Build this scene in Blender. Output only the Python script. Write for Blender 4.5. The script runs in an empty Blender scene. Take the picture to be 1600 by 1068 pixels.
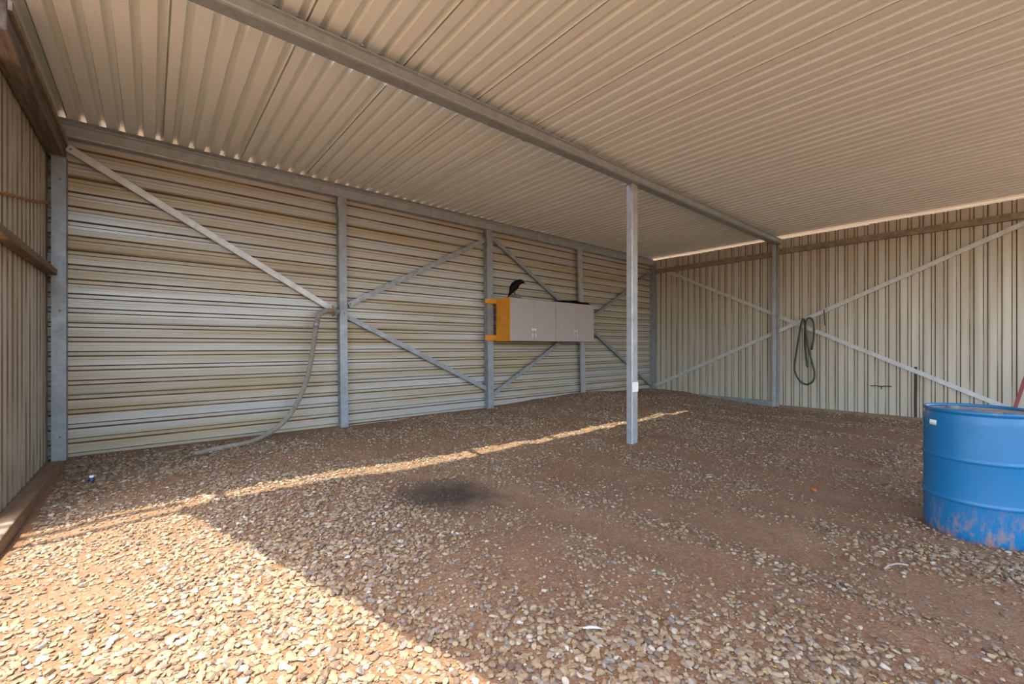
import bpy, bmesh, math, random
import numpy as np
from mathutils import Vector, Matrix, Euler

S = bpy.context.scene
COL = S.collection
random.seed(7)
RNG = np.random.default_rng(11)

# ---------------------------------------------------------------- camera, sky, sun, exposure
EYE = 1.17
YAW = math.radians(40.27)
cam_d = bpy.data.cameras.new('camera')
cam_d.sensor_fit = 'HORIZONTAL'
cam_d.sensor_width = 36.0
cam_d.lens = 36.0 * 667.0 / 1600.0
cam_d.shift_y = 6.5 / 1600.0
cam_d.clip_start = 0.05
cam_d.clip_end = 300
cam = bpy.data.objects.new('camera', cam_d)
cam.location = (0, 0, EYE)
cam.rotation_euler = (math.pi / 2, 0, -YAW)
COL.objects.link(cam)
S.camera = cam

SUN_DIR = Vector((1.0, 0.70, -3.67)).normalized()
w = bpy.data.worlds.new('sky')
S.world = w
w.use_nodes = True
nt = w.node_tree
nt.nodes.clear()
sky = nt.nodes.new('ShaderNodeTexSky')
sky.sky_type = 'NISHITA'
sky.sun_disc = False
sky.sun_elevation = math.asin(-SUN_DIR.z)
sky.sun_rotation = math.atan2(-SUN_DIR.x, -SUN_DIR.y)
sky.air_density = 1.0
sky.dust_density = 2.5
sky.ozone_density = 1.0
bg = nt.nodes.new('ShaderNodeBackground')
bg.inputs['Strength'].default_value = 0.62
wo = nt.nodes.new('ShaderNodeOutputWorld')
nt.links.new(sky.outputs[0], bg.inputs['Color'])
nt.links.new(bg.outputs[0], wo.inputs['Surface'])

sun_d = bpy.data.lights.new('sun', 'SUN')
sun_d.energy = 6.4
sun_d.angle = math.radians(0.53)
sun_d.color = (1.0, 0.95, 0.80)
sun = bpy.data.objects.new('sun', sun_d)
sun.rotation_euler = SUN_DIR.to_track_quat('-Z', 'Y').to_euler()
sun.location = (-4, -3, 14)
COL.objects.link(sun)

S.view_settings.view_transform = 'Standard'
S.view_settings.look = 'None'
S.view_settings.gamma = 1.0
S.view_settings.use_curve_mapping = False
S.view_settings.exposure = 0.78
S.cycles.max_bounces = 10
S.cycles.diffuse_bounces = 8
S.cycles.glossy_bounces = 4

# ---------------------------------------------------------------- helpers
def tag(o, label=None, cat=None, group=None, kind=None):
    if label: o['label'] = label
    if cat: o['category'] = cat
    if group: o['group'] = group
    if kind: o['kind'] = kind
    return o

def link(o, parent=None):
    COL.objects.link(o)
    if parent is not None:
        o.parent = parent
    return o

def empty(name, loc=(0, 0, 0), rz=0.0, parent=None):
    o = bpy.data.objects.new(name, None)
    o.location = loc
    o.rotation_euler = (0, 0, rz)
    o.empty_display_size = 0.1
    return link(o, parent)

class MB:
    """collects verts / faces of one mesh"""
    def __init__(s):
        s.v = []; s.f = []; s.mi = []; s.sm = []
    def add(s, vs, fs, mi=0, smooth=False):
        b = len(s.v)
        s.v += [tuple(p) for p in vs]
        for k, f in enumerate(fs):
            s.f.append([b + i for i in f])
            s.mi.append(mi[k] if isinstance(mi, (list, tuple)) else mi)
            s.sm.append(smooth)
        return s
    def box(s, a, b, mi=0):
        x0, y0, z0 = a; x1, y1, z1 = b
        vs = [(x0,y0,z0),(x1,y0,z0),(x1,y1,z0),(x0,y1,z0),(x0,y0,z1),(x1,y0,z1),(x1,y1,z1),(x0,y1,z1)]
        return s.add(vs, [(0,3,2,1),(4,5,6,7),(0,1,5,4),(1,2,6,5),(2,3,7,6),(3,0,4,7)], mi)
    def prism(s, prof, p0, p1, up=(0, 0, 1), mi=0):
        """profile (a, b) swept from p0 to p1; a runs sideways (dir x up), b along up"""
        p0 = Vector(p0); p1 = Vector(p1); d = (p1 - p0).normalized()
        u = Vector(up); side = d.cross(u).normalized(); u = side.cross(d).normalized()
        n = len(prof)
        vs = [p0 + side * a + u * b for a, b in prof] + [p1 + side * a + u * b for a, b in prof]
        fs = [(i, (i + 1) % n, n + (i + 1) % n, n + i) for i in range(n)]
        fs += [tuple(range(n - 1, -1, -1)), tuple(range(n, 2 * n))]
        return s.add(vs, fs, mi)
    def tube(s, pts, r, seg=10, mi=0, flat=1.0, closed_ends=True, flat_up=None):
        pts = [Vector(p) for p in pts]
        n = len(pts)
        rs = r if isinstance(r, (list, tuple)) else [r] * n
        vs = []
        prev = None
        for i, p in enumerate(pts):
            d = (pts[min(i + 1, n - 1)] - pts[max(i - 1, 0)]).normalized()
            if prev is None:
                ref = Vector(flat_up) if flat_up else (Vector((0, 0, 1)) if abs(d.z) < 0.9 else Vector((1, 0, 0)))
            else:
                ref = prev
            a = d.cross(ref)
            if a.length < 1e-5: a = d.orthogonal()
            a.normalize(); b = a.cross(d).normalized(); prev = b
            for k in range(seg):
                t = 2 * math.pi * k / seg
                vs.append(p + a * (rs[i] * math.cos(t)) + b * (rs[i] * flat * math.sin(t)))
        fs = []
        for i in range(n - 1):
            for k in range(seg):
                fs.append((i*seg + k, i*seg + (k+1) % seg, (i+1)*seg + (k+1) % seg, (i+1)*seg + k))
        s.add(vs, fs, mi, True)
        if closed_ends:
            b = len(s.v) - len(vs)
            s.f.append([b + k for k in range(seg - 1, -1, -1)]); s.mi.append(mi); s.sm.append(False)
            s.f.append([b + (n-1)*seg + k for k in range(seg)]); s.mi.append(mi); s.sm.append(False)
        return s
    def lathe(s, prof, seg=48, c=(0, 0, 0), mi=0, smooth=True):
        vs = []; n = len(prof)
        for r, z in prof:
            for k in range(seg):
                t = 2 * math.pi * k / seg
                vs.append((c[0] + r*math.cos(t), c[1] + r*math.sin(t), c[2] + z))
        fs = []
        for i in range(n - 1):
            for k in range(seg):
                fs.append((i*seg + k, i*seg + (k+1) % seg, (i+1)*seg + (k+1) % seg, (i+1)*seg + k))
        return s.add(vs, fs, mi, smooth)
    def build(s, name, mats, parent=None, bevel=0.0, loc=None, sharp=None):
        me = bpy.data.meshes.new(name)
        me.from_pydata(s.v, [], s.f)
        for m in (mats if isinstance(mats, (list, tuple)) else [mats]):
            me.materials.append(m)
        me.polygons.foreach_set('material_index', s.mi)
        me.polygons.foreach_set('use_smooth', s.sm)
        me.update()
        o = bpy.data.objects.new(name, me)
        link(o, parent)
        if loc is not None: o.location = loc
        if bevel > 0:
            md = o.modifiers.new('bevel', 'BEVEL'); md.width = bevel; md.segments = 2
            md.limit_method = 'ANGLE'; md.angle_limit = math.radians(40)
        if sharp: me.set_sharp_from_angle(angle=math.radians(sharp))
        return o

def np_mesh(name, V, Fa, mats, parent=None, smooth=False):
    me = bpy.data.meshes.new(name)
    V = np.ascontiguousarray(V, np.float32); Fa = np.ascontiguousarray(Fa, np.int32)
    k = Fa.shape[1]
    me.vertices.add(len(V)); me.vertices.foreach_set('co', V.ravel())
    me.loops.add(Fa.size); me.loops.foreach_set('vertex_index', Fa.ravel())
    me.polygons.add(len(Fa))
    me.polygons.foreach_set('loop_start', np.arange(0, Fa.size, k, dtype=np.int32))
    me.polygons.foreach_set('loop_total', np.full(len(Fa), k, np.int32))
    me.polygons.foreach_set('use_smooth', np.full(len(Fa), smooth, bool))
    for m in mats: me.materials.append(m)
    me.update(calc_edges=True); me.validate()
    o = bpy.data.objects.new(name, me)
    return link(o, parent)

def spline(pts, n=8):
    P = [Vector(p) for p in pts]
    P = [P[0] * 2 - P[1]] + P + [P[-1] * 2 - P[-2]]
    out = []
    for i in range(1, len(P) - 2):
        for k in range(n):
            t = k / n
            a, b, c, d = P[i-1], P[i], P[i+1], P[i+2]
            out.append(0.5 * ((2*b) + (c - a)*t + (2*a - 5*b + 4*c - d)*t*t + (3*b - a - 3*c + d)*t**3))
    out.append(P[-2])
    return out

# ---------------------------------------------------------------- materials
class NT:
    def __init__(s, name):
        s.m = bpy.data.materials.new(name); s.m.use_nodes = True
        s.t = s.m.node_tree
        s.b = s.t.nodes['Principled BSDF']
        s.co = s.t.nodes.new('ShaderNodeTexCoord').outputs['Object']
    def n(s, typ, **kw):
        x = s.t.nodes.new(typ)
        for k, v in kw.items(): setattr(x, k, v)
        return x
    def l(s, a, b): s.t.links.new(a, b)
    def mapped(s, scale, rot=(0, 0, 0)):
        m = s.n('ShaderNodeMapping'); m.inputs['Scale'].default_value = scale; m.inputs['Rotation'].default_value = rot
        s.l(s.co, m.inputs['Vector']); return m.outputs[0]
    def noise(s, scale=1.0, stretch=(1, 1, 1), detail=4.0, rough=0.55, lo=0.35, hi=0.65, rot=(0, 0, 0)):
        t = s.n('ShaderNodeTexNoise'); t.inputs['Scale'].default_value = scale
        t.inputs['Detail'].default_value = detail; t.inputs['Roughness'].default_value = rough
        s.l(s.mapped(stretch, rot), t.inputs['Vector'])
        r = s.n('ShaderNodeMapRange'); r.inputs['From Min'].default_value = lo; r.inputs['From Max'].default_value = hi
        s.l(t.outputs['Fac'], r.inputs['Value'])
        return r.outputs[0]
    def mul(s, a, b):
        x = s.n('ShaderNodeMath', operation='MULTIPLY')
        for i, q in enumerate((a, b)):
            if isinstance(q, (int, float)): x.inputs[i].default_value = q
            else: s.l(q, x.inputs[i])
        x.use_clamp = True
        return x.outputs[0]
    def mix(s, fac, a, b):
        x = s.n('ShaderNodeMix', data_type='RGBA')
        if isinstance(fac, (int, float)): x.inputs[0].default_value = fac
        else: s.l(fac, x.inputs[0])
        for i, q in ((6, a), (7, b)):
            if isinstance(q, (tuple, list)): x.inputs[i].default_value = (*q, 1)
            else: s.l(q, x.inputs[i])
        return x.outputs[2]
    def done(s, col, rough=0.6, metal=0.0, bump=None, bump_s=0.3, bump_d=0.01):
        if isinstance(col, (tuple, list)): s.b.inputs['Base Color'].default_value = (*col, 1)
        else: s.l(col, s.b.inputs['Base Color'])
        if isinstance(rough, (int, float)): s.b.inputs['Roughness'].default_value = rough
        else: s.l(rough, s.b.inputs['Roughness'])
        s.b.inputs['Metallic'].default_value = metal
        if bump is not None:
            bn = s.n('ShaderNodeBump'); bn.inputs['Strength'].default_value = bump_s; bn.inputs['Distance'].default_value = bump_d
            s.l(bump, bn.inputs['Height']); s.l(bn.outputs[0], s.b.inputs['Normal'])
        return s.m

def rng(x, lo, hi, q):
    r = x.n('ShaderNodeMapRange'); r.inputs['To Min'].default_value = lo; r.inputs['To Max'].default_value = hi
    x.l(q, r.inputs['Value']); return r.outputs[0]

def sheet_mat(name, base, dust, amount, stretch, rough=0.42, metal=0.35):
    x = NT(name)
    big = x.noise(1.0, stretch, 5, .6, .40, .68)
    fine = x.noise(26.0, (1, 1, 1), 3, .6, .3, .8)
    c = x.mix(x.mul(big, amount), base, dust)
    c = x.mix(x.mul(fine, .18), c, tuple(q * .72 for q in base))
    spots = x.noise(60.0, (1, 1, 1), 2, .5, .72, .76)
    c = x.mix(x.mul(spots, .6), c, (.16, .08, .035))
    r = rng(x, rough - .08, rough + .2, big)
    return x.done(c, r, metal, fine, .08, .002)

M_ROOF = sheet_mat('roof_sheet_cream', (.79, .845, .82), (.68, .68, .60), .35, (4.5, .35, 1), .48, .06)
M_BACK = sheet_mat('wall_sheet_horizontal', (.40, .405, .38), (.345, .255, .10), .85, (.22, 1, 5.5), .38, .15)
M_SIDE = sheet_mat('wall_sheet_vertical', (.48, .455, .38), (.37, .30, .195), .5, (5, 5, .25), .40, .15)

def ledge_mat(name, dirt, base, stretch, lo=.36, hi=.52):
    x = NT(name)
    k = x.noise(1.0, stretch, 4, .6, lo, hi)
    c = x.mix(k, base, dirt)
    return x.done(c, .85, 0.0, x.noise(80, (1, 1, 1), 2), .2, .003)
M_LEDGE = ledge_mat('dust_in_ribs', (.14, .065, .02), (.26, .155, .065), (1.5, 1.5, 6))
M_LEDGE_UNDER = ledge_mat('dust_and_shade_under_ribs', (.17, .11, .055), (.30, .25, .19), (1.2, 1.2, 6))  # brown stain with shade painted in, darkens the downward rib webs
M_LEDGE_V = ledge_mat('brown_upright_rib_webs', (.15, .10, .055), (.32, .265, .195), (9, 9, .8))  # browner tone on both webs of the upright ribs

def galv(name, a, b, rough=.42, metal=.55, rust=.0, sc=9.0):
    x = NT(name)
    sp = x.noise(sc, (1, 1, 1), 5, .65, .3, .7)
    c = x.mix(sp, a, b)
    if rust > 0:
        ru = x.noise(3.2, (1, 1, .6), 6, .7, .56, .68)
        c = x.mix(x.mul(ru, rust), c, (.23, .10, .035))
    return x.done(c, rng(x, rough - .06, rough + .16, sp), metal, sp, .06, .002)
M_STEEL = galv('galvanized_steel', (.31, .345, .37), (.205, .225, .24), .42, .5, .14)
M_STEEL_BEAM = galv('galvanized_beam_steel', (.36, .40, .41), (.265, .29, .295), .40, .4, .16)
M_STEEL_BRACE = galv('brace_steel', (.43, .45, .455), (.31, .32, .325), .44, .45, .18)
M_STEEL_PALE = galv('pale_brace_steel', (.55, .56, .555), (.44, .445, .44), .44, .4, .2)
M_STEEL_RUST = galv('weathered_girt_steel', (.30, .25, .18), (.17, .135, .095), .55, .25, .6)
M_HINGE = galv('bright_hasp_steel', (.75, .74, .72), (.55, .54, .52), .3, .8)

def wood(name, a, b, scale=(2, 30, 30), rough=.8):
    x = NT(name)
    k = x.noise(1.0, scale, 6, .65, .35, .65)
    k2 = x.noise(7.0, (1, 1, 1), 4, .6, .35, .75)
    c = x.mix(k, a, b); c = x.mix(x.mul(k2, .45), c, tuple(q * .55 for q in a))
    return x.done(c, rough, 0, k, .5, .006)
M_WOOD_DARK = wood('weathered_dark_timber', (.075, .058, .042), (.20, .165, .13), (26, 2.2, 26))
M_WOOD_PLANK = wood('old_base_timber', (.19, .11, .055), (.27, .19, .12), (26, 1.6, 26))
M_WOOD_GIRT = wood('brown_wall_rail', (.13, .085, .05), (.22, .155, .10), (26, 2.2, 26))

def plain(name, col, rough=.5, metal=0.0, var=.15, sc=14.0, bump=.05):
    x = NT(name)
    k = x.noise(sc, (1, 1, 1), 4, .6, .3, .75)
    c = x.mix(x.mul(k, 1.0), col, tuple(q * (1 - var) for q in col))
    return x.done(c, rough, metal, k, bump, .003)
M_DOOR = plain('grey_laminate', (.34, .305, .285), .45, 0, .08, 6)
M_ORANGE = wood('orange_painted_plywood', (.72, .30, .022), (.60, .24, .02), (3, 3, 22), .55)
M_CAB_IN = plain('cabinet_carcass', (.30, .25, .20), .7)
M_BLACK = plain('black_feathers', (.004, .0038, .004), .7, 0, .4, 60, .3)
M_BLACK.node_tree.nodes['Principled BSDF'].inputs['Specular IOR Level'].default_value = .15
M_BEAK = plain('dark_horn', (.03, .025, .022), .4)
M_PERCH = plain('grey_driftwood', (.19, .165, .16), .85, 0, .6, 40, .6)
M_TARP = plain('black_tarp', (.022, .018, .016), .55, 0, .5, 22, .4)
M_HOSE_GREY = plain('dusty_grey_hose', (.255, .225, .175), .8, 0, .35, 18, .3)
M_HOSE_TIE = plain('rusty_tie', (.33, .17, .07), .8, 0, .4, 30)
M_HOSE_GREEN = plain('dark_green_hose', (.030, .046, .032), .5, 0, .4, 20)
M_WHITE = plain('white_sticker_and_sun_patch', (.85, .85, .82), .5, 0, .06)  # also colours the painted sun spot on the post
M_RED = plain('red_paint', (.26, .035, .02), .5, 0, .3)
M_RUSTW = plain('rusted_wire', (.40, .17, .05), .8, 0, .5, 30)
M_YELLOW = plain('yellow_petal', (.50, .40, .03), .6)
M_FEATHER = plain('pale_feather', (.52, .53, .60), .6, 0, .25, 40)
M_TWIG = plain('pale_twig', (.36, .32, .27), .7, 0, .3, 30)
M_BLUECAP = plain('dark_blue_plastic', (.03, .035, .10), .4)
M_REDBIT = plain('orange_red_plastic', (.50, .09, .03), .5)
M_STRAP = plain('dark_rust_strap', (.07, .04, .025), .8, 0, .4, 20)
M_BUNG = plain('grey_bung', (.16, .17, .17), .6)

def barrel_mat():
    x = NT('blue_plastic_drum')
    k = x.noise(5.0, (1, 1, .5), 5, .6, .35, .7)
    c = x.mix(x.mul(k, .35), (.004, .135, .30), (.006, .095, .23))
    # red dust splashed on the lower part, dust film at the shoulder
    sep = x.n('ShaderNodeSeparateXYZ'); x.l(x.co, sep.inputs[0])
    low = x.n('ShaderNodeMapRange'); low.inputs['From Min'].default_value = .30; low.inputs['From Max'].default_value = .02
    x.l(sep.outputs[2], low.inputs['Value'])
    spl = x.noise(17.0, (1, 1, .45), 6, .75, .48, .62)
    c = x.mix(x.mul(x.mul(low.outputs[0], spl), .8), c, (.36, .17, .075))
    top = x.n('ShaderNodeMapRange'); top.inputs['From Min'].default_value = .72; top.inputs['From Max'].default_value = .86
    x.l(sep.outputs[2], top.inputs['Value'])
    dst = x.noise(6.0, (1, 1, 1), 5, .6, .55, .72)
    c = x.mix(x.mul(x.mul(top.outputs[0], dst), .5), c, (.36, .32, .24))
    scr = x.noise(34.0, (1, 1, 4), 3, .6, .72, .76)
    c = x.mix(x.mul(scr, .35), c, (.45, .52, .58))
    return x.done(c, rng(x, .33, .55, k), 0, k, .05, .004)
M_BARREL = barrel_mat()
def lid_mat():
    x = NT('dusty_drum_lid')
    k = x.noise(6.0, (1, 1, 1), 5, .6, .3, .6)
    return x.done(x.mix(k, (.02, .13, .30), (.34, .27, .18)), .8, 0)
M_LID = lid_mat()

def ground_mat():
    x = NT('red_dirt')
    big = x.noise(.9, (1, .5, 1), 6, .62, .35, .66)
    mid = x.noise(6.0, (1, 1, 1), 6, .65, .35, .68)
    fine = x.noise(70.0, (1, 1, 1), 4, .65, .3, .72)
    c = x.mix(big, (.245, .118, .050), (.295, .168, .085))
    c = x.mix(x.mul(mid, .5), c, (.195, .082, .032))
    c = x.mix(x.mul(fine, .45), c, (.125, .066, .033))
    grit = x.n('ShaderNodeTexVoronoi'); grit.inputs['Scale'].default_value = 62.0
    x.l(x.co, grit.inputs['Vector'])
    bw = x.n('ShaderNodeRGBToBW'); x.l(grit.outputs['Color'], bw.inputs[0])
    gm = x.n('ShaderNodeMapRange'); gm.inputs['From Min'].default_value = .5; gm.inputs['From Max'].default_value = .7
    x.l(bw.outputs[0], gm.inputs['Value'])
    c = x.mix(x.mul(gm.outputs[0], .45), c, (.29, .205, .135))
    # dark oil stain
    def stain(cx, cy, rx, ry, amt, col, c):
        m = x.n('ShaderNodeMapping'); m.vector_type = 'POINT'
        m.inputs['Location'].default_value = (-cx / rx, -cy / ry, 0); m.inputs['Scale'].default_value = (1 / rx, 1 / ry, 0)
        x.l(x.co, m.inputs['Vector'])
        ln = x.n('ShaderNodeVectorMath', operation='LENGTH'); x.l(m.outputs[0], ln.inputs[0])
        nz = x.n('ShaderNodeTexNoise'); nz.inputs['Scale'].default_value = 5.0; nz.inputs['Detail'].default_value = 5; x.l(x.co, nz.inputs['Vector'])
        ad = x.n('ShaderNodeMath', operation='MULTIPLY_ADD'); ad.inputs[1].default_value = 1.3; x.l(nz.outputs[0], ad.inputs[0]); x.l(ln.outputs['Value'], ad.inputs[2])
        mr = x.n('ShaderNodeMapRange'); mr.inputs['From Min'].default_value = 1.85; mr.inputs['From Max'].default_value = .95
        x.l(ad.outputs[0], mr.inputs['Value'])
        return x.mix(x.mul(mr.outputs[0], amt), c, col)
    c = stain(1.98, 3.22, .50, .50, .95, (.035, .023, .011), c)
    c = stain(1.55, 3.45, .45, .40, .35, (.12, .075, .04), c)
    return x.done(c, .95, 0, fine, .7, .012)
M_DIRT = ground_mat()

def stone_mat(name, per_object):
    x = NT(name)
    if per_object:
        q = x.n('ShaderNodeObjectInfo').outputs['Random']
    else:
        q = x.n('ShaderNodeNewGeometry').outputs['Random Per Island']
    r = x.n('ShaderNodeValToRGB'); r.color_ramp.interpolation = 'LINEAR'
    stops = [(0, (.085, .058, .040)), (.14, (.185, .115, .067)), (.30, (.285, .20, .105)), (.46, (.205, .137, .078)), (.60, (.335, .25, .14)),
             (.74, (.245, .165, .09)), (.84, (.165, .145, .128)), (.94, (.33, .265, .18)), (1, (.44, .39, .32))]
    el = r.color_ramp.elements
    while len(el) < len(stops): el.new(.5)
    for e, (p, c) in zip(el, stops): e.position = p; e.color = (*c, 1)
    x.l(q, r.inputs[0])
    k = x.noise(55.0, (1, 1, 1), 4, .6, .3, .75)
    dk = x.mix(x.mul(k, .35), r.outputs[0], (.135, .080, .045))
    # stones that lie in the oil stain are soaked
    m = x.n('ShaderNodeMapping'); m.inputs['Location'].default_value = (-1.98 / .50, -3.22 / .50, 0); m.inputs['Scale'].default_value = (2.0, 2.0, 0)
    geo = x.n('ShaderNodeNewGeometry'); x.l(geo.outputs['Position'], m.inputs['Vector'])
    ln = x.n('ShaderNodeVectorMath', operation='LENGTH'); x.l(m.outputs[0], ln.inputs[0])
    mr = x.n('ShaderNodeMapRange'); mr.inputs['From Min'].default_value = 1.0; mr.inputs['From Max'].default_value = .6
    x.l(ln.outputs['Value'], mr.inputs['Value'])
    c = x.mix(x.mul(mr.outputs[0], .82), dk, (.045, .03, .017))
    return x.done(c, .85, 0, k, .25, .004)
M_STONE = stone_mat('gravel_stone', False)
M_STONE_ONE = stone_mat('single_gravel_stone', True)

# ---------------------------------------------------------------- ground
def sstep(a, b, x):
    t = np.clip((x - a) / (b - a), 0, 1); return t * t * (3 - 2 * t)
class Spec:
    def __init__(s, seed, fx, fy, n=14):
        r = np.random.default_rng(seed)
        s.k = r.normal(0, 1, (n, 2)) * np.array([fx, fy]); s.p = r.uniform(0, 6.28, n); s.n = n
    def __call__(s, x, y):
        o = 0
        for (a, b), p in zip(s.k, s.p): o = o + np.cos(a * x + b * y + p)
        return o / math.sqrt(s.n / 2)
N_A = Spec(3, 1.6, 1.6); N_B = Spec(5, 7, 7); N_T = Spec(8, 5.5, .9); N_D = Spec(9, 3.2, 1.3); N_E = Spec(12, 6, 6); N_W = Spec(21, 2.6, 2.6)

def gz(x, y):
    x = np.asarray(x, float); y = np.asarray(y, float)
    back = .0 + .12 * np.exp(-((x - 7.2) / 2.2) ** 2) * sstep(5.0, 6.2, y)
    front = -.06 - .08 * sstep(.2, 2.4, x)
    z = front + (back - front) * sstep(3.3, 5.9, y)
    inner = sstep(-8, -2, x) * (1 - sstep(12, 18, x)) * sstep(-6, -2, y) * (1 - sstep(9, 14, y))
    near = .012 * N_A(x, y) * .7 + .004 * N_B(x, y) + .010 * N_T(x, y) * sstep(1.4, 2.4, x) * (1 - sstep(4, 5, y))
    near = near * (1 - .8 * np.exp(-((x - 4.44) ** 2 + (y - .16) ** 2) / .25))
    dip = -.045 * np.exp(-((x + .55) / .45) ** 2) * sstep(3.2, 4.2, y) * (1 - sstep(6.0, 6.3, y))
    return z + near * inner + dip

xs = np.concatenate([[-60, -40, -25, -15, -10, -6, -4, -3], np.arange(-2.0, 11.01, .07), [11.5, 13, 16, 22, 32, 50, 70]])
ys = np.concatenate([[-60, -40, -25, -15, -10, -6, -4, -2.5, -1.5], np.arange(-.8, 6.9, .07), [7.2, 8, 10, 14, 20, 30, 45, 60]])
GX, GY = np.meshgrid(xs, ys)
GZ = gz(GX, GY)
V = np.stack([GX, GY, GZ], -1).reshape(-1, 3)
nx, ny = len(xs), len(ys)
I = np.arange(nx * ny).reshape(ny, nx)
Fq = np.stack([I[:-1, :-1], I[:-1, 1:], I[1:, 1:], I[1:, :-1]], -1).reshape(-1, 4)
floor = np_mesh('floor', V, Fq, [M_DIRT], smooth=True)
tag(floor, 'red dirt and gravel ground of the shed', kind='structure')

def density(x, y):
    front_left = 1 - sstep(1.75, 2.5, x + .25 * N_D(x, y) - .12 * (2.5 - y))
    tracks = np.clip(.66 + .42 * N_T(x, y) + .22 * N_E(x, y), .05, 1)
    d = np.maximum(front_left * np.clip(.95 + .30 * N_D(x * .9, y * 1.3), .25, 1), tracks * .8)
    rear = sstep(4.2, 4.9, y)
    d = d * (1 - rear) + rear * np.clip(.72 + .35 * N_W(x, y), .2, 1)
    sand = np.exp(-(((x + .25) / .45) ** 2 + ((y - 3.0) / .55) ** 2)) + .3 * np.exp(-(((x - .9) / .5) ** 2 + ((y - 3.8) / .3) ** 2)) \
        + .5 * np.exp(-(((x - 2.9) / .9) ** 2 + ((y - 4.6) / .4) ** 2)) + .8 * np.exp(-(((x - 2.40) / .20) ** 2 + ((y - 1.2) / .8) ** 2)) \
        + .85 * np.exp(-((y - 4.12) / .2) ** 2) * (x < .3) + .7 * np.exp(-(((x - 3.2) / .6) ** 2 + ((y - 2.3) / .9) ** 2))
    d = d * (1 - .62 * np.clip(sand, 0, 1))
    d = np.maximum(d, .85 * sstep(3.85, 4.05, y) * (1 - sstep(4.5, 4.7, y)) * sstep(.3, .7, x))  # denser stones laid along the sun strip to brighten it
    st = np.exp(-(((x - 1.98) / .42) ** 2 + ((y - 3.25) / .42) ** 2))
    return np.clip(d * (1 - .5 * st), .05, 1)

FW = np.array([math.sin(YAW), math.cos(YAW)]); RT = np.array([math.cos(YAW), -math.sin(YAW)])
def depth_u(x, y):
    d = FW[0] * x + FW[1] * y
    return d, (RT[0] * x + RT[1] * y) / np.maximum(d, .01)

def scatter(n, d0, d1, smin, smax, p=1.6, margin=False):
    """stones in the ground area the open front looks onto, thinned by the density map"""
    x = RNG.uniform(-3.2 if margin else -1.3, 10.3, n); y = RNG.uniform(-2.2 if margin else -.6, 6.3, n)
    d, u = depth_u(x, y)
    D = density(x, y)
    k = (d > d0) & (d < d1) & (np.abs(u) < 1.32) & (RNG.uniform(0, 1, n) < D)
    if margin:
        k = (d > -.6) & (d < d1) & ((np.abs(u) >= 1.32) | (d <= 1.2)) & (np.abs(RT[0] * x + RT[1] * y) < 4.2) & (RNG.uniform(0, 1, n) < D)
    k &= ((x > -.63) | (y < 2.1) | (x < -.95)) & ((x - 4.44) ** 2 + (y - .16) ** 2 > .29 ** 2) & ~((np.abs(x - 4.985) < .09) & (np.abs(y - 3.367) < .07))
    x, y, D = x[k], y[k], D[k]
    s = smin + (smax - smin) * RNG.uniform(0, 1, len(x)) ** p
    s = s * (.62 + .45 * D)
    return x, y, s

def ico(sub):
    bm = bmesh.new(); bmesh.ops.create_icosphere(bm, subdivisions=sub, radius=1.0)
    v = np.array([p.co[:] for p in bm.verts]); f = np.array([[q.index for q in t.verts] for t in bm.faces]); bm.free()
    return v, f

def stones(x, y, s, sub, seed, sink=.28):
    r = np.random.default_rng(seed)
    bv, bf = ico(sub); n = len(x); m = len(bv)
    P = np.repeat(bv[None], n, 0)
    # facet: push vertices to random planes, gives chipped angular outlines
    for _ in range(4):
        dvec = r.normal(0, 1, (n, 1, 3)); dvec /= np.linalg.norm(dvec, axis=2, keepdims=True)
        h = r.uniform(.45, .8, (n, 1)); t = (P * dvec).sum(2); ex = np.clip(t - h, 0, None)
        P = P - ex[..., None] * dvec
    P = P * (1 + r.normal(0, .06, (n, m, 1)))
    ax = np.stack([r.uniform(.8, 1.35, n), r.uniform(.6, .95, n), r.uniform(.38, .68, n)], 1)
    P = P * ax[:, None, :]
    tx = r.normal(0, .28, n); az = r.uniform(0, 6.283, n)
    c, q = np.cos(tx)[:, None], np.sin(tx)[:, None]
    Y = P[..., 1] * c - P[..., 2] * q; Z = P[..., 1] * q + P[..., 2] * c; X = P[..., 0]
    c, q = np.cos(az)[:, None], np.sin(az)[:, None]
    X, Y = X * c - Y * q, X * q + Y * c
    P = np.stack([X, Y, Z], 2) * (s[:, None, None] * .5)
    P[..., 0] += x[:, None]; P[..., 1] += y[:, None]
    P[..., 2] += (gz(x, y) + s * .5 * ax[:, 2] * (1 - 2 * sink) + r.uniform(0, .004, n))[:, None]
    return P, bf

Vs, Fs, off = [], [], 0
singles = []
for (n, d0, d1, a, b, sub, seed) in ((62000, 0, 3.6, .014, .044, 1, 35), (235000, 1.2, 2.7, .010, .041, 2, 31), (175000, 2.7, 5.0, .012, .041, 1, 32), (80000, 5.0, 8.0, .016, .046, 1, 33), (42000, 8.0, 12.5, .022, .05, 1, 34)):
    x, y, s = scatter(n, d0, d1, a, b, margin=(seed == 35))
    if sub == 2:
        d, u = depth_u(x, y)
        k = np.argsort(-(s / d) * (np.abs(u) < 1.15) * (d > 1.62))[:300]
        singles = [(x[i], y[i], s[i]) for i in k]
        keep = np.ones(len(x), bool); keep[k] = False
        x, y, s = x[keep], y[keep], s[keep]
    P, bf = stones(x, y, s, sub, seed)
    m = P.shape[1]
    Vs.append(P.reshape(-1, 3)); Fs.append((bf[None] + (np.arange(len(x)) * m)[:, None, None]).reshape(-1, 3) + off)
    off += len(x) * m
gravel = np_mesh('gravel', np.concatenate(Vs), np.concatenate(Fs), [M_STONE], smooth=False)
tag(gravel, 'loose tan and grey gravel covering the red dirt ground', 'gravel', kind='stuff')

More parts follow.
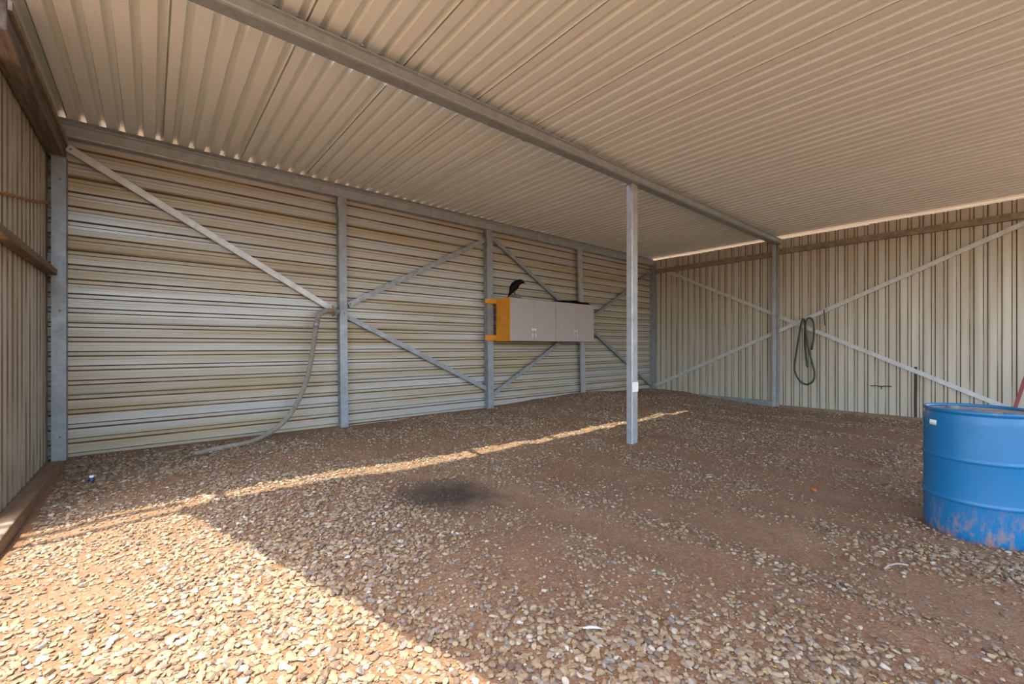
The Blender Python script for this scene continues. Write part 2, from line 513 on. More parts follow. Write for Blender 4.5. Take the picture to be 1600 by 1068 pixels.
variants = []
for k in range(14):
    P, bf = stones(np.zeros(1), np.zeros(1), np.ones(1), 2, 500 + k)
    P = P[0]; P[:, 2] -= P[:, 2].mean()
    me = bpy.data.meshes.new('stone'); me.from_pydata(P.tolist(), [], bf.tolist()); me.materials.append(M_STONE_ONE); me.update()
    variants.append(me)
for i, (x, y, s) in enumerate(singles):
    o = bpy.data.objects.new('stone', variants[i % 14])
    o.location = (x, y, float(gz(x, y)) + s * .16); o.scale = (s, s, s * RNG.uniform(.85, 1.1)); o.rotation_euler = (0, 0, RNG.uniform(0, 6.28))
    link(o, floor)

# ---------------------------------------------------------------- ribbed sheets
PITCH = .1524; COVER = 5 * PITCH; RIB = .05
def rib_profile(pitches=5, lap=True, RIB=RIB, crease=0.0):
    lapd = RIB * .8
    """(s, d, web) - flats at d = 0, narrow ribs pressed outwards; web marks the segment that follows: 1 = first web, 2 = second web"""
    p = []
    for i in range(pitches):
        b = i * PITCH
        p.append((b + (.014 if i == 0 and lap else 0), 0, 0)); p += [(b + .031, 0, 0), (b + .034, crease, 0), (b + .057, crease, 0), (b + .060, 0, 0)] if crease else []; p.append((b + .091, 0, 1)); p.append((b + .105, RIB, 0)); p.append((b + .1384, RIB, 2))
    if lap:
        p.append((pitches * PITCH - .001, 0, 0)); p.append((pitches * PITCH + .001, 0, 0)); p.append((pitches * PITCH + .0015, lapd, 0)); p.append((pitches * PITCH + .024, lapd, 0)); p.append((pitches * PITCH + .034, .0022, 0)); p.append((pitches * PITCH + .05, .0022, 0))
    else:
        p.append((pitches * PITCH, 0, 0))
    return p

def sheet(name, mp, ends, mats, parent, pitches=5, lap=True, t=.0015, webmat=(0, 0), rib=RIB, crease=0.0):
    """mp(s, l, d) -> world; ends(s) -> (l0, l1)"""
    prof = rib_profile(pitches, lap, rib, crease); n = len(prof)
    vs = []
    for layer in (0, t):
        for s_, d_, _ in prof:
            l0, l1 = ends(s_)
            vs.append(mp(s_, l0, d_ + layer)); vs.append(mp(s_, l1, d_ + layer))
    fs = []; mi = []
    def live(i):
        a, b = ends(prof[i][0]); c, d = ends(prof[i + 1][0]); return b - a > 1e-4 or d - c > 1e-4
    for i in range(n - 1):
        if not live(i): continue
        wm = prof[i][2]; m = webmat[wm - 1] if wm else 0
        a = 2 * i; b = 2 * (i + 1); o = 2 * n
        fs += [(a, a + 1, b + 1, b), (o + a, o + b, o + b + 1, o + a + 1), (a, b, o + b, o + a), (a + 1, o + a + 1, o + b + 1, b + 1)]
        mi += [m, 0, 0, 0]
    if not fs: return None
    o = 2 * n
    fs += [(0, o, o + 1, 1), (2*n - 2, 2*n - 1, o + 2*n - 1, o + 2*n - 2)]; mi += [0, 0]
    mb = MB(); mb.add(vs, fs, mi)
    return mb.build(name, mats, parent)

ROOF_Z = 3.53
X0 = .10                       # a roof seam runs at this x
ceiling = tag(empty('ceiling', (5, 3, ROOF_Z)), 'cream ribbed steel roof seen from below', kind='structure')
ceiling.location = (0, 0, 0)
# rear bay: sheets stop a hand's width behind the beam, slot and unseen left overhang added to shape the sun strip
edge = {-3: 3.62, -2: 3.615, -1: 3.61, 0: 3.63, 1: 3.65, 2: 3.63, 3: 3.57, 4: 3.60, 5: 3.575, 6: 3.56, 7: 3.55, 8: 3.50, 9: 3.396, 10: 3.396, 11: 3.396, 12: 3.396, 13: 3.396}
for k in range(-3, 14):
    xo = X0 + k * COVER; dz = RNG.uniform(-.0015, .0015)
    sheet('roof_sheet', lambda s, l, d, xo=xo, dz=dz: (xo + s, l, ROOF_Z + d + dz), lambda s, k=k: (edge[k], 6.80), [M_ROOF], ceiling)
# front bay: its unseen left border is cut slantwise to shape the sun patch
def front_start(x):
    return max(-4.2, 3.33 - (x + .80) * (3.33 - .588) / .765)
for k in range(-2, 14):
    xo = X0 + k * COVER
    r_end = 3.405 + (.0 if k < 3 else .02 if k < 5 else .0)
    sheet('roof_sheet', lambda s, l, d, xo=xo: (xo + s, l, ROOF_Z + .004 + d), lambda s, xo=xo, r_end=r_end: (min(front_start(xo + s), r_end), r_end), [M_ROOF], ceiling)
# folded end tabs with rusty rims beside the beam
for k in range(0, 26):
    x = X0 + .012 + k * PITCH
    mb = MB(); mb.box((x, 3.64, ROOF_Z - .0045), (x + .078, 3.735 + RNG.uniform(-.02, .02), ROOF_Z - .002))
    mb.build('sheet_tab', M_ROOF, ceiling)

wall_back = tag(empty('wall_back'), 'back wall of horizontally ribbed pale steel sheets', kind='structure')
spans = [(-.80, 2.14, 0.0), (2.135, 4.80, .012), (4.79, 10.44, -.006)]
WB = 6.385
for a, b, dz in spans:
    for r in range(5):
        z0 = -.10 + r * COVER + dz
        pit = 5 if r < 4 else 3
        sheet('wall_sheet', lambda s, l, d, z0=z0: (l, WB + d, z0 + s), lambda s, a=a, b=b: (a, b), [M_BACK, M_LEDGE, M_LEDGE_UNDER], wall_back, pit, True, webmat=(1, 2), rib=.036, crease=.0045)

wall_left = tag(empty('wall_left'), 'left wall of upright ribbed steel sheets', kind='structure')
for k in range(3):
    y0 = 4.36 + k * COVER
    sheet('wall_sheet', lambda s, l, d, y0=y0: (-.80 - d, y0 + s, l), lambda s: (-.15, 3.50), [M_SIDE, M_LEDGE_V], wall_left, 5 if k < 2 else 4, True, webmat=(1, 1), rib=.03)

wall_right = tag(empty('wall_right'), 'right wall of upright ribbed steel sheets', kind='structure')
WR = 10.39
for k in range(10):
    y0 = 6.385 - k * COVER
    top = 3.478 + RNG.uniform(-.006, .006)
    sheet('wall_sheet', lambda s, l, d, y0=y0: (WR + d, y0 - s, l), lambda s, top=top: (-.25, top), [M_SIDE, M_LEDGE_V], wall_right, 5, True, webmat=(1, 1), rib=.02)

# ---------------------------------------------------------------- steel frame
BEAM_PROF = [(0, .124), (0, .0), (.108, 0), (.124, .007), (.130, .015), (.130, .020), (.108, .026), (.108, .098), (.128, .108), (.128, .118), (.10, .124)]
BEAM_TOP = [(0, .169), (0, .1245), (.048, .1245), (.040, .169)]
def beam(name, p0, p1, h, mat, wk=1.0):
    k = h / .17
    prof = [(a * wk, b * k) for a, b in BEAM_PROF]
    p0 = Vector(p0); p1 = Vector(p1)
    mb = MB(); mb.prism(prof, (0, 0, 0), p1 - p0)
    o = mb.build(name, mat, None, loc=p0)
    mb = MB(); mb.prism([(a * wk, b * k) for a, b in BEAM_TOP], (0, 0, 0), p1 - p0); mb.build('top_angle', M_STEEL, o)
    return o
rb = beam('roof_beam', (-.78, 3.392, 3.36), (10.385, 3.392, 3.36), .17, M_STEEL_BEAM)
tag(rb, 'long galvanized beam across the middle of the roof, carried by the free-standing post', 'beam')
mb = MB(); mb.box((-.78, 3.388, 3.525), (10.385, 3.394, 3.5785)); o = mb.build('closure_strip', M_STEEL_BEAM, rb); o.matrix_parent_inverse = Matrix.Translation(-rb.location)   # closes the rib ends above the beam
for yy, zz in ((3.345, 3.46), (3.53, 3.49)):      # two unseen rods, added to cast thin dark lines on the sunlit ground
    mb = MB(); mb.tube([(-2.6, yy, zz), (-.775, yy, zz)], .038, 8)
    o = mb.build('rod', M_STEEL, rb); o.matrix_parent_inverse = Matrix.Translation(-rb.location)
mb = MB()                                          # thin rod lying in the slot
mb.tube([(4.6, 3.485, 3.55), (8.1, 3.485, 3.55)], .013, 8); o = mb.build('rod', M_STEEL, rb); o.matrix_parent_inverse = Matrix.Translation(-rb.location)
for xx in (-.54, 1.99, 3.3):                          # cleats that bridge the slot
    mb = MB(); mb.box((xx - .035, 3.395, 3.532), (xx + .035, 3.68, 3.54)); o = mb.build('cleat', M_STEEL, rb); o.matrix_parent_inverse = Matrix.Translation(-rb.location)
eb = beam('eave_beam', (-.76, 6.384, 3.315), (10.385, 6.384, 3.315), .215, M_STEEL_BEAM, .8)
tag(eb, 'long galvanized beam along the top of the horizontally ribbed back wall', 'beam')

C_PROF = lambda w, d: [(0, 0), (w, 0), (w, d), (w - .018, d), (w - .018, d - .006), (w - .006, d - .006), (w - .006, .006), (.006, .006), (.006, d - .006), (.018, d - .006), (.018, d), (0, d)]
def column(name, x0, y0, wdt, dep, z0, z1, mat, lean=0.0, label='', plate=True):
    """closed face looks to the front (-Y); bolts and a cap as parts"""
    root = tag(empty(name, (x0 + wdt / 2, y0 + dep / 2, z0)), label, 'column')
    a, b = -wdt / 2, -dep / 2; h = z1 - z0
    mb = MB()
    prof = [(a, b), (-a, b), (-a, -b), (-a - .02, -b), (-a - .02, -b - .006), (-a - .006, -b - .006), (-a - .006, b + .006), (a + .006, b + .006), (a + .006, -b - .006), (a + .02, -b - .006), (a + .02, -b), (a, -b)]
    n = len(prof)
    vs = [(p, q, 0) for p, q in prof] + [(p + lean, q, h) for p, q in prof]
    mb.add(vs, [(i, (i + 1) % n, n + (i + 1) % n, n + i) for i in range(n)] + [tuple(range(n - 1, -1, -1)), tuple(range(n, 2 * n))])
    mb.build('shaft', mat, root)
    if plate:
        mb = MB(); mb.box((a - .012 + lean, b - .004, h - .16), (-a + .004 + lean, b + .004, h - .02)); mb.build('top_plate', mat, root)
    for zz in (.28, h * .5, h - .22):
        mb = MB(); mb.lathe([(0, .007), (.008, .007), (.010, 0)], 8)
        o = mb.build('bolt', M_STEEL_RUST, root, loc=(lean * zz / h + .01, b - .001, zz)); o.rotation_euler = (math.pi / 2, 0, 0)
    return root
column('corner_column', -.762, 6.262, .106, .115, -.03, 3.085, M_STEEL, 0, 'wide blue-grey steel column in the left back corner under the dark timber', False)
column('wall_column', 2.09, 6.27, .108, .112, -.02, 3.315, M_STEEL, -.035, 'steel column on the back wall beside the grey hanging hose')
column('wall_column', 4.74, 6.27, .132, .112, .02, 3.315, M_STEEL, -.03, 'steel column on the back wall at the orange end of the cabinets')
column('wall_column', 7.37, 6.27, .13, .042, .08, 3.315, M_STEEL_BRACE, -.13, 'pale leaning steel column on the back wall behind the right cabinet', False)
column('corner_column', 10.262, 6.27, .115, .11, -.02, 3.315, M_STEEL, 0, 'steel column in the far right corner where both walls meet', False)

def tube_post(name, x0, y0, wx, wy, z0, z1, mat, label):
    root = tag(empty(name, (x0 + wx / 2, y0 + wy / 2, z0)), label, 'post')
    a, b, h = wx / 2, wy / 2, z1 - z0
    mb = MB(); c = .012
    prof = [(-a + c, -b), (a - c, -b), (a, -b + c), (a, b - c), (a - c, b), (-a + c, b), (-a, b - c), (-a, -b + c)]
    mb.prism(prof, (0, 0, 0), (0, 0, h), up=(0, 1, 0)); mb.build('shaft', mat, root)
    return root
post = tube_post('steel_post', 4.92, 3.317, .135, .10, -.22, 3.36, M_STEEL_BRACE, 'free-standing square steel post under the middle roof beam with a painted patch of sunlight')
mb = MB(); mb.box((-.0685, -.0525, .775), (.0685, -.0498, .905)); mb.build('painted_sun_patch', M_WHITE, post)  # white box stands in for a spot of sun on the post
mb = MB(); mb.box((-.09, -.07, 3.568), (.09, .06, 3.579)); mb.build('cap_plate', M_STEEL, post)

# right wall: column at the beam
root = tag(empty('wall_column', (10.33, 3.36, -.2)), 'steel column on the right wall below the end of the middle beam', 'column')
mb = MB(); mb.box((-.05, -.035, 0), (-.044, .06, 3.56)); mb.box((-.05, .054, 0), (.003, .06, 3.56)); mb.box((-.05, -.035, 0), (.003, -.029, 3.56)); mb.build('shaft', M_STEEL_BRACE, root)
mb = MB(); mb.box((-.02, -.062, 0), (.003, -.036, 3.5)); mb.build('rear_flange', M_STEEL, root)

def bar_L(name, p0, p1, out, wd, label, mat, th=.006, leg=.034, ends=True):
    """steel angle from p0 to p1; out = direction into the room"""
    p0 = Vector(p0); p1 = Vector(p1); d = (p1 - p0).normalized(); o = Vector(out)
    side = d.cross(o).normalized()
    if side.z < 0: side = -side
    root = tag(empty(name, p0), label, 'brace')
    def pt(p, s, q): return p + side * s + o * q
    mb = MB()
    prof = [(-wd/2, 0), (wd/2, 0), (wd/2, th), (-wd/2 + th, th), (-wd/2 + th, -leg + th), (-wd/2, -leg + th)]
    prof = [(s, q) for s, q in prof]
    n = len(prof)
    vs = [pt(p0, s, q) - p0 for s, q in prof] + [pt(p1, s, q) - p0 for s, q in prof]
    mb.add(vs, [(i, (i + 1) % n, n + (i + 1) % n, n + i) for i in range(n)] + [tuple(range(n - 1, -1, -1)), tuple(range(n, 2 * n))])
    mb.build('angle_bar', mat, root)
    if ends:
        for q0, sg in ((p0, 1), (p1, -1)):
            c = q0 - p0 + d * (.03 * sg) + o * (th + .004)
            b = MB(); b.lathe([(0, .006), (.009, .006), (.011, 0)], 8)
            ob = b.build('bolt', M_STEEL_RUST, root, loc=c); ob.rotation_euler = o.to_track_quat('Z', 'Y').to_euler()
    return root
Yb = 6.325; OUTB = (0, -1, 0); BW = .075
bar_L('diagonal_brace', (-.655, Yb, 3.22), (2.075, Yb, 1.645), OUTB, BW, 'steel brace on the back wall falling from the left corner to the hose', M_STEEL_PALE)
bar_L('diagonal_brace', (2.215, Yb, 1.775), (4.725, Yb, 3.135), OUTB, BW, 'steel brace on the back wall rising from the hose column to the cabinet column', M_STEEL)
bar_L('diagonal_brace', (2.205, Yb, 1.60), (4.78, Yb, .365), OUTB, BW, 'steel brace on the back wall falling from the hose column to the cabinet column foot', M_STEEL)
bar_L('diagonal_brace', (4.87, Yb, 3.20), (10.25, Yb, .13), OUTB, BW, 'steel brace behind the cabinets falling towards the far right corner', M_STEEL)
bar_L('diagonal_brace', (4.88, Yb - .012, .26), (10.25, Yb - .012, 3.17), OUTB, BW, 'steel brace behind the cabinets rising towards the far right corner', M_STEEL)
Xr = 10.352; OUTR = (-1, 0, 0)
bar_L('diagonal_brace', (Xr, 6.2, 3.27), (Xr, .03, .16), OUTR, .075, 'steel brace on the right wall falling from the far corner towards the blue drum', M_STEEL_PALE)
bar_L('diagonal_brace', (Xr - .012, 6.26, .12), (Xr - .012, -.35, 3.20), OUTR, .075, 'steel brace on the right wall rising from the far corner foot to the front', M_STEEL_PALE)

def rail(name, a, b, mat, label, cat='rail', bev=.004):
    c = [(p + q) / 2 for p, q in zip(a, b)]
    mb = MB(); mb.box([p - q for p, q in zip(a, c)], [p - q for p, q in zip(b, c)])
    return tag(mb.build(name, mat, None, bev, loc=c), label, cat)
def girt(name, y0, y1, z, mat, label):
    prof = [(0, 0), (0, .006), (-.06, .006), (-.06, .104), (0, .104), (0, .11), (-.066, .11), (-.066, 0)]
    mb = MB(); n = len(prof)
    vs = [(a, y0 - y0, b) for a, b in prof] + [(a, y1 - y0, b) for a, b in prof]
    mb.add(vs, [(i, (i + 1) % n, n + (i + 1) % n, n + i) for i in range(n)] + [tuple(range(n - 1, -1, -1)), tuple(range(n, 2 * n))])
    return tag(mb.build(name, mat, None, 0, loc=(10.385, y0, z)), label, 'rail')
girt('wall_girt', 3.42, 6.27, 3.115, M_STEEL_RUST, 'rusty top rail of the right wall between far corner and middle column')
girt('wall_girt', -1.0, 3.295, 3.148, M_STEEL_RUST, 'rusty top rail of the right wall in front of the middle column')
rail('bottom_channel', (10.27, 3.42, -.16), (10.385, 6.27, -.02), M_STEEL, 'steel channel at the foot of the right wall by the far corner')
rail('base_timber', (10.335, -1.0, -.22), (10.387, 3.29, -.095), M_WOOD_PLANK, 'dusty timber strip at the foot of the right wall behind the drum', 'timber', .006)

# left wall pieces
root = tag(empty('timber_beam', (-.72, 6.37, 3.09)), 'dark weathered timber beam under the left roof edge', 'timber beam')
mb = MB(); mb.box((-.075, -2.40, 0), (.055, .0, .20)); mb.build('timber', M_WOOD_DARK, root, .01)
mb = MB(); mb.box((.056, -2.40, .13), (.075, -.1, .19)); mb.build('edge_angle', M_STEEL_RUST, root)
mb = MB(); mb.box((-.055, -.13, -.007), (.07, -.0, -.0005)); mb.build('bearing_plate', M_STEEL, root)
rail('wall_rail', (-.797, 4.05, 1.885), (-.715, 6.255, 1.945), M_WOOD_GIRT, 'brown horizontal rail across the left wall at mid height', 'rail', .006)
mb = MB(); mb.tube(spline([(-.77, 4.3, 2.18), (-.772, 5.0, 2.325), (-.774, 5.7, 2.47), (-.775, 6.30, 2.62)]), .011, 8)
tag(mb.build('rusty_rod', M_RUSTW), 'thin rusty orange rod slanting across the left wall', 'rod')
rail('base_plank', (-.80, 2.2, -.09), (-.685, 6.255, .012), M_WOOD_PLANK, 'rust-stained timber plank along the foot of the left wall', 'plank', .008)

# ---------------------------------------------------------------- cabinets on the back wall
CY0, CY1 = 5.85, 6.245; CZ0, CZ1 = 1.262, 2.045
def cabinet(x0, x1, label, end_panel):
    root = tag(empty('wall_cabinet', ((x0 + x1) / 2, (CY0 + CY1) / 2, CZ0)), label, 'cabinet')
    hw, hd, h = (x1 - x0) / 2, (CY1 - CY0) / 2, CZ1 - CZ0
    mb = MB(); mb.box((-hw + .018, -hd + .022, .0), (hw, hd, h)); mb.build('body', M_CAB_IN, root, .002)
    mb = MB(); mb.box((-hw, -hd, -.002), (-hw + .018, hd, h + .002)); mb.build('end_panel', M_ORANGE if end_panel else M_DOOR, root, .002)
    for s in (0, 1):
        a = -hw + .012 + s * (hw - .006); b = a + hw - .009
        mb = MB(); mb.box((a, -hd, .003), (b, -hd + .02, h - .002))
        d = mb.build('door', M_DOOR, root, .0025)
        # hasp: hinge plate, swing strap and staple, next to the meeting edge
        if s == 0:
            m2 = MB(); m2.box((b - .055, -hd - .004, .195), (b - .005, -hd, .24)); m2.build('hasp', M_HINGE, d)
            m2 = MB(); m2.box((b - .042, -hd - .005, .07), (b - .026, -hd, .15)); m2.build('strike_plate', M_HINGE, d)
        else:
            m2 = MB(); m2.box((a + .004, -hd - .004, .195), (a + .05, -hd, .24)); m2.build('hasp', M_HINGE, d)
            m2 = MB(); m2.box((a + .03, -hd - .005, .07), (a + .046, -hd, .15)); m2.build('strike_plate', M_HINGE, d)
    return root
cabinet(4.905, 6.085, 'left grey two-door wall cabinet with an orange side panel, below the crow', True)
cabinet(6.088, 7.262, 'right grey two-door wall cabinet with black sheeting on top', False)
rail('mounting_rail', (4.66, 6.247, 1.955), (7.3, 6.268, 2.035), M_ORANGE, 'upper orange board fixing the wall cabinets to the columns', 'board', .003)
rail('mounting_rail', (4.66, 6.247, 1.275), (7.3, 6.268, 1.375), M_ORANGE, 'lower orange board fixing the wall cabinets to the columns', 'board', .003)

# crow on a lump of driftwood
CR = empty('crow', (5.13, 5.95, CZ1), rz=-.62)
tag(CR, 'black crow figure hunched on driftwood on top of the left cabinet', 'bird')
def loft(name, rings, mat, parent, seg=14, subs=1):
    mb = MB(); vs = []
    for (x, z, ry, rz, tilt) in rings:
        for k in range(seg):
            t = 2 * math.pi * k / seg
            p, q = ry * math.cos(t), rz * math.sin(t)
            vs.append((x - q * math.sin(tilt), p, z + q * math.cos(tilt)))
    n = len(rings); fs = []
    for i in range(n - 1):
        for k in range(seg):
            fs.append((i*seg + k, i*seg + (k+1) % seg, (i+1)*seg + (k+1) % seg, (i+1)*seg + k))
    fs.append(tuple(range(seg - 1, -1, -1))); fs.append(tuple((n-1)*seg + k for k in range(seg)))
    mb.add(vs, fs, 0, True)
    o = mb.build(name, mat, parent)
    if subs:
        md = o.modifiers.new('smooth', 'SUBSURF'); md.levels = md.render_levels = subs
    return o
T = math.radians
loft('body', [(-.152, .022, 0.024, 0.007, T(52)), (-.125, .055, 0.031, 0.012, T(52)), (-.098, .100, 0.041, 0.027, T(55)), (-.078, .145, 0.060, 0.055, T(58)), (-.050, .190, 0.074, 0.076, T(58)), (-.015, .238, 0.077, 0.081, T(50)), (.022, .275, 0.066, 0.073, T(35)), (.058, .298, 0.053, 0.059, T(15)), (.090, .308, 0.046, 0.049, T(-5)), (.122, .305, 0.038, 0.041, T(-20)), (.146, .297, 0.022, 0.024, T(-25)), (.155, .293, 0.010, 0.011, T(-25))], M_BLACK, CR)
loft('beak', [(.132, .300, .015, .016, T(-22)), (.155, .293, .011, .013, T(-28)), (.176, .280, .007, .009, T(-40)), (.190, .262, .002, .003, T(-50))], M_BEAK, CR, 10)
for sy in (-1, 1):
    mb = MB(); mb.lathe([(0, .005), (.004, .003), (.005, 0)], 8)
    e = mb.build('eye', M_HINGE, CR, loc=(.122, sy * .0315, .312)); e.rotation_euler = (-sy * math.pi / 2, 0, 0)
    loft('wing', [(-.135, .062, .004, .008, T(52)), (-.10, .118, .008, .026, T(52)), (-.062, .172, .012, .044, T(52)), (-.020, .230, .014, .046, T(46)), (.022, .268, .010, .030, T(36)), (.045, .284, .003, .008, T(25))], M_BLACK, CR, 10).location = (0, sy * .068, 0)
    mb = MB(); mb.tube([(-.035, sy * .028, .165), (-.022, sy * .028, .105), (-.008, sy * .028, .062)], [.022, .013, .007], 8)
    for a in (-.5, 0, .5, 3.14):
        mb.tube([(-.008, sy * .028, .066), (-.008 + .035 * math.cos(a), sy * .028 + .035 * math.sin(a), .060), (-.008 + .048 * math.cos(a), sy * .028 + .048 * math.sin(a), .050)], [.006, .005, .002], 6)
    mb.build('leg', M_BEAK, CR)
# driftwood lump
bv, bf = ico(3)
rr = np.random.default_rng(77)
sc_n = 1 + .16 * np.sin(bv[:, 0] * 7 + 1) * np.cos(bv[:, 1] * 6) + .10 * np.sin(bv[:, 2] * 9 + bv[:, 0] * 5)
Pv = bv * sc_n[:, None] * np.array([.115, .07, .06]); Pv[:, 2] = np.maximum(Pv[:, 2], -.022) + .022
dw = np_mesh('driftwood', Pv, bf, [M_PERCH], smooth=True)
dw.location = (5.12, 5.955, CZ1 + .001); dw.rotation_euler = (0, 0, -.62)
tag(dw, 'small grey lump of driftwood under the crow on the left cabinet', 'driftwood')

# crumpled black sheeting on the right cabinet
nx_, ny_ = 40, 16
vs = []; 
for j in range(ny_):
    for i in range(nx_):
        a = i / (nx_ - 1); b = j / (ny_ - 1)
        x = 6.15 + 1.09 * a; y = 5.852 + .33 * b + .015 * math.sin(9 * a)
        h_ = (.012 + .105 * math.sin(math.pi * min(1, max(0, a * .62 + .42))) ** .7 * (a ** .6) * math.sin(math.pi * (.20 + .7 * b)) + .012 * math.sin(17 * a + 5 * b) * math.sin(8 * b + 3 * a))
        vs.append((x - 6.7, y - 6.03, max(.004, h_)))
fs = [(j*nx_ + i, j*nx_ + i + 1, (j+1)*nx_ + i + 1, (j+1)*nx_ + i) for j in range(ny_ - 1) for i in range(nx_ - 1)]
mb = MB(); mb.add(vs, fs, 0, True)
o = mb.build('black_sheeting', M_TARP, None, loc=(6.7, 6.03, CZ1 + .002))
md = o.modifiers.new('thick', 'SOLIDIFY'); md.thickness = .004; md.offset = -1
tag(o, 'crumpled black sheeting lying on top of the right cabinet', 'sheeting')

# ---------------------------------------------------------------- hoses and small things on walls
pts = spline([(2.06, 6.235, 1.655), (1.96, 6.215, 1.668), (1.86, 6.205, 1.655), (1.775, 6.20, 1.60), (1.742, 6.20, 1.50), (1.715, 6.20, 1.30), (1.683, 6.20, 1.07), (1.63, 6.20, .78), (1.56, 6.19, .57), (1.45, 6.17, .35), (1.31, 6.14, .18), (1.16, 6.09, .085), (1.0, 5.99, .035), (.84, 5.90, .022), (.68, 5.85, .02), (.52, 5.80, .016), (.36, 5.70, .012)], 6)
mb = MB(); mb.tube(pts, [.033 if p.z > .06 else .026 for p in pts], 12, flat=.55, flat_up=(0, 1, 0))
hs = mb.build('grey_hose', M_HOSE_GREY)
tag(hs, 'thick dusty grey hose hanging from the brace and trailing onto the gravel', 'hose')
k0 = [p for p in pts if 1.40 < p.z < 1.50 or 0.85 < p.z < .90]
mb = MB(); mb.tube([(1.745, 6.20, 1.50), (1.728, 6.20, 1.43)], .037, 12, flat=.7, flat_up=(0, 1, 0)); mb.build('collar', M_STEEL, hs)
mb = MB(); mb.tube(spline([(1.97, 6.25, 1.60), (1.96, 6.17, 1.64), (1.95, 6.18, 1.72), (1.97, 6.26, 1.73)]), .012, 8); mb.build('tie', M_HOSE_TIE, hs)

xh = 10.302
pts = spline([(xh + .03, 2.70, 1.10), (xh + .02, 2.668, 1.35), (xh + .01, 2.66, 1.56), (xh + .01, 2.69, 1.72), (xh - .01, 2.75, 1.745), (xh - .02, 2.79, 1.66), (xh - .02, 2.79, 1.45), (xh - .01, 2.745, 1.10), (xh, 2.675, .78), (xh, 2.645, .60), (xh, 2.68, .45), (xh, 2.79, .385), (xh, 2.92, .47), (xh, 3.0, .70), (xh, 2.965, 1.05), (xh - .01, 2.91, 1.42), (xh - .015, 2.87, 1.66), (xh + .01, 2.84, 1.73), (xh + .02, 2.815, 1.60), (xh + .02, 2.82, 1.30), (xh + .01, 2.80, 1.02), (xh, 2.77, .74)], 7)
mb = MB(); mb.tube(pts, .0165, 10); tag(mb.build('green_hose', M_HOSE_GREEN), 'dark green garden hose looped over the braces on the right wall', 'hose')
mb = MB(); mb.tube(spline([(10.325, 2.49, 1.90), (10.322, 2.488, 1.80), (10.328, 2.482, 1.68), (10.335, 2.478, 1.58)]), [.019] * 25, 8, flat=.35, flat_up=(0, 1, 0))
tag(mb.build('hanging_strap', M_STRAP), 'short dark strap hanging from the right wall brace beside the green hose', 'strap')
mb = MB(); mb.tube(spline([(10.36, 1.77, .425), (10.34, 1.68, .432), (10.335, 1.62, .422), (10.34, 1.55, .436), (10.36, 1.47, .43)]), .008, 8); mb.tube([(10.338, 1.61, .43), (10.34, 1.612, .37)], .007, 8)
tag(mb.build('wire_hook', M_STRAP), 'small dark bent wire hook low on the right wall', 'hook')
mb = MB(); mb.tube(spline([(10.372, 1.15, .80), (10.368, 1.148, .5), (10.372, 1.152, .2), (10.372, 1.15, -.09)]), .02, 8, flat=.5)
tag(mb.build('rust_strip', M_STRAP), 'narrow rusty upright strip on the right wall left of the drum', 'strip')
root = tag(empty('red_lever', (10.15, .03, .12)), 'dark red steel bar leaning on the right wall behind the drum', 'bar')
mb = MB(); mb.prism([(-.022, -.008), (.022, -.008), (.022, .008), (-.022, .008)], (0, 0, 0), (.14, -.22, 1.0), up=(1, 0, 0)); mb.build('bar', M_RED, root, .003)
mb = MB(); mb.tube([(-.025, 0, .05), (.03, 0, .05)], .012, 10); mb.build('pin', M_HINGE, root)

# ---------------------------------------------------------------- blue drum
bx, by = 4.44, .16
bz = float(gz(bx, by)) - .012
root = tag(empty('plastic_drum', (bx, by, bz)), 'blue plastic drum standing on the gravel near the right wall', 'drum')
R = .29
prof = [(.0, .0), (.255, .0), (.272, .006), (.283, .024), (R - .001, .06), (R, .10)]
for zc in (.275, .555):
    prof += [(R, zc - .02), (R + .001, zc - .012), (R + .0065, zc - .005), (R + .0065, zc + .005), (R + .001, zc + .012), (R, zc + .02)]
prof += [(R, .80), (R - .003, .835), (R - .010, .852), (R - .010, .862), (R - .002, .866), (R - .001, .884), (R - .006, .889), (R - .016, .887), (R - .019, .874)]
mb = MB(); mb.lathe(prof, 72); mb.build('body', M_BARREL, root)
mb = MB(); mb.lathe([(R - .0185, .868), (R - .03, .862), (.15, .864), (0, .866)], 72); mb.build('lid', M_LID, root)
for ang in (.9, 4.0):
    mb = MB(); mb.lathe([(.034, 0), (.034, .016), (.028, .020), (.020, .020), (.018, .012), (0, .012)], 20)
    mb.build('bung', M_BUNG, root, loc=(.185 * math.cos(ang), .185 * math.sin(ang), .864))
def curved_patch(a0, a1, z0, z1, rad, name, mat):
    n = 8; vs = []
    for i in range(n + 1):
        a = a0 + (a1 - a0) * i / n
        for z in (z0, z1):
            sk = .02 if z == z1 and i in (0,) else 0
            vs.append((rad * math.cos(a + sk), rad * math.sin(a + sk), z))
    for i in range(n + 1):
        a = a0 + (a1 - a0) * i / n
        for z in (z0, z1): vs.append(((rad - .002) * math.cos(a), (rad - .002) * math.sin(a), z))
    m = 2 * (n + 1)
    fs = [(2*i, 2*i + 2, 2*i + 3, 2*i + 1) for i in range(n)] + [(2*i, m + 2*i, m + 2*i + 2, 2*i + 2) for i in range(n)] + [(2*i + 1, 2*i + 3, m + 2*i + 3, m + 2*i + 1) for i in range(n)]
    mb = MB(); mb.add(vs, fs, 0, True); return mb.build(name, mat, root)
ac = math.atan2(-by, -bx)                      # towards the photographer
curved_patch(ac - 1.02, ac - .80, .765, .80, R + .002, 'sticker', M_WHITE)

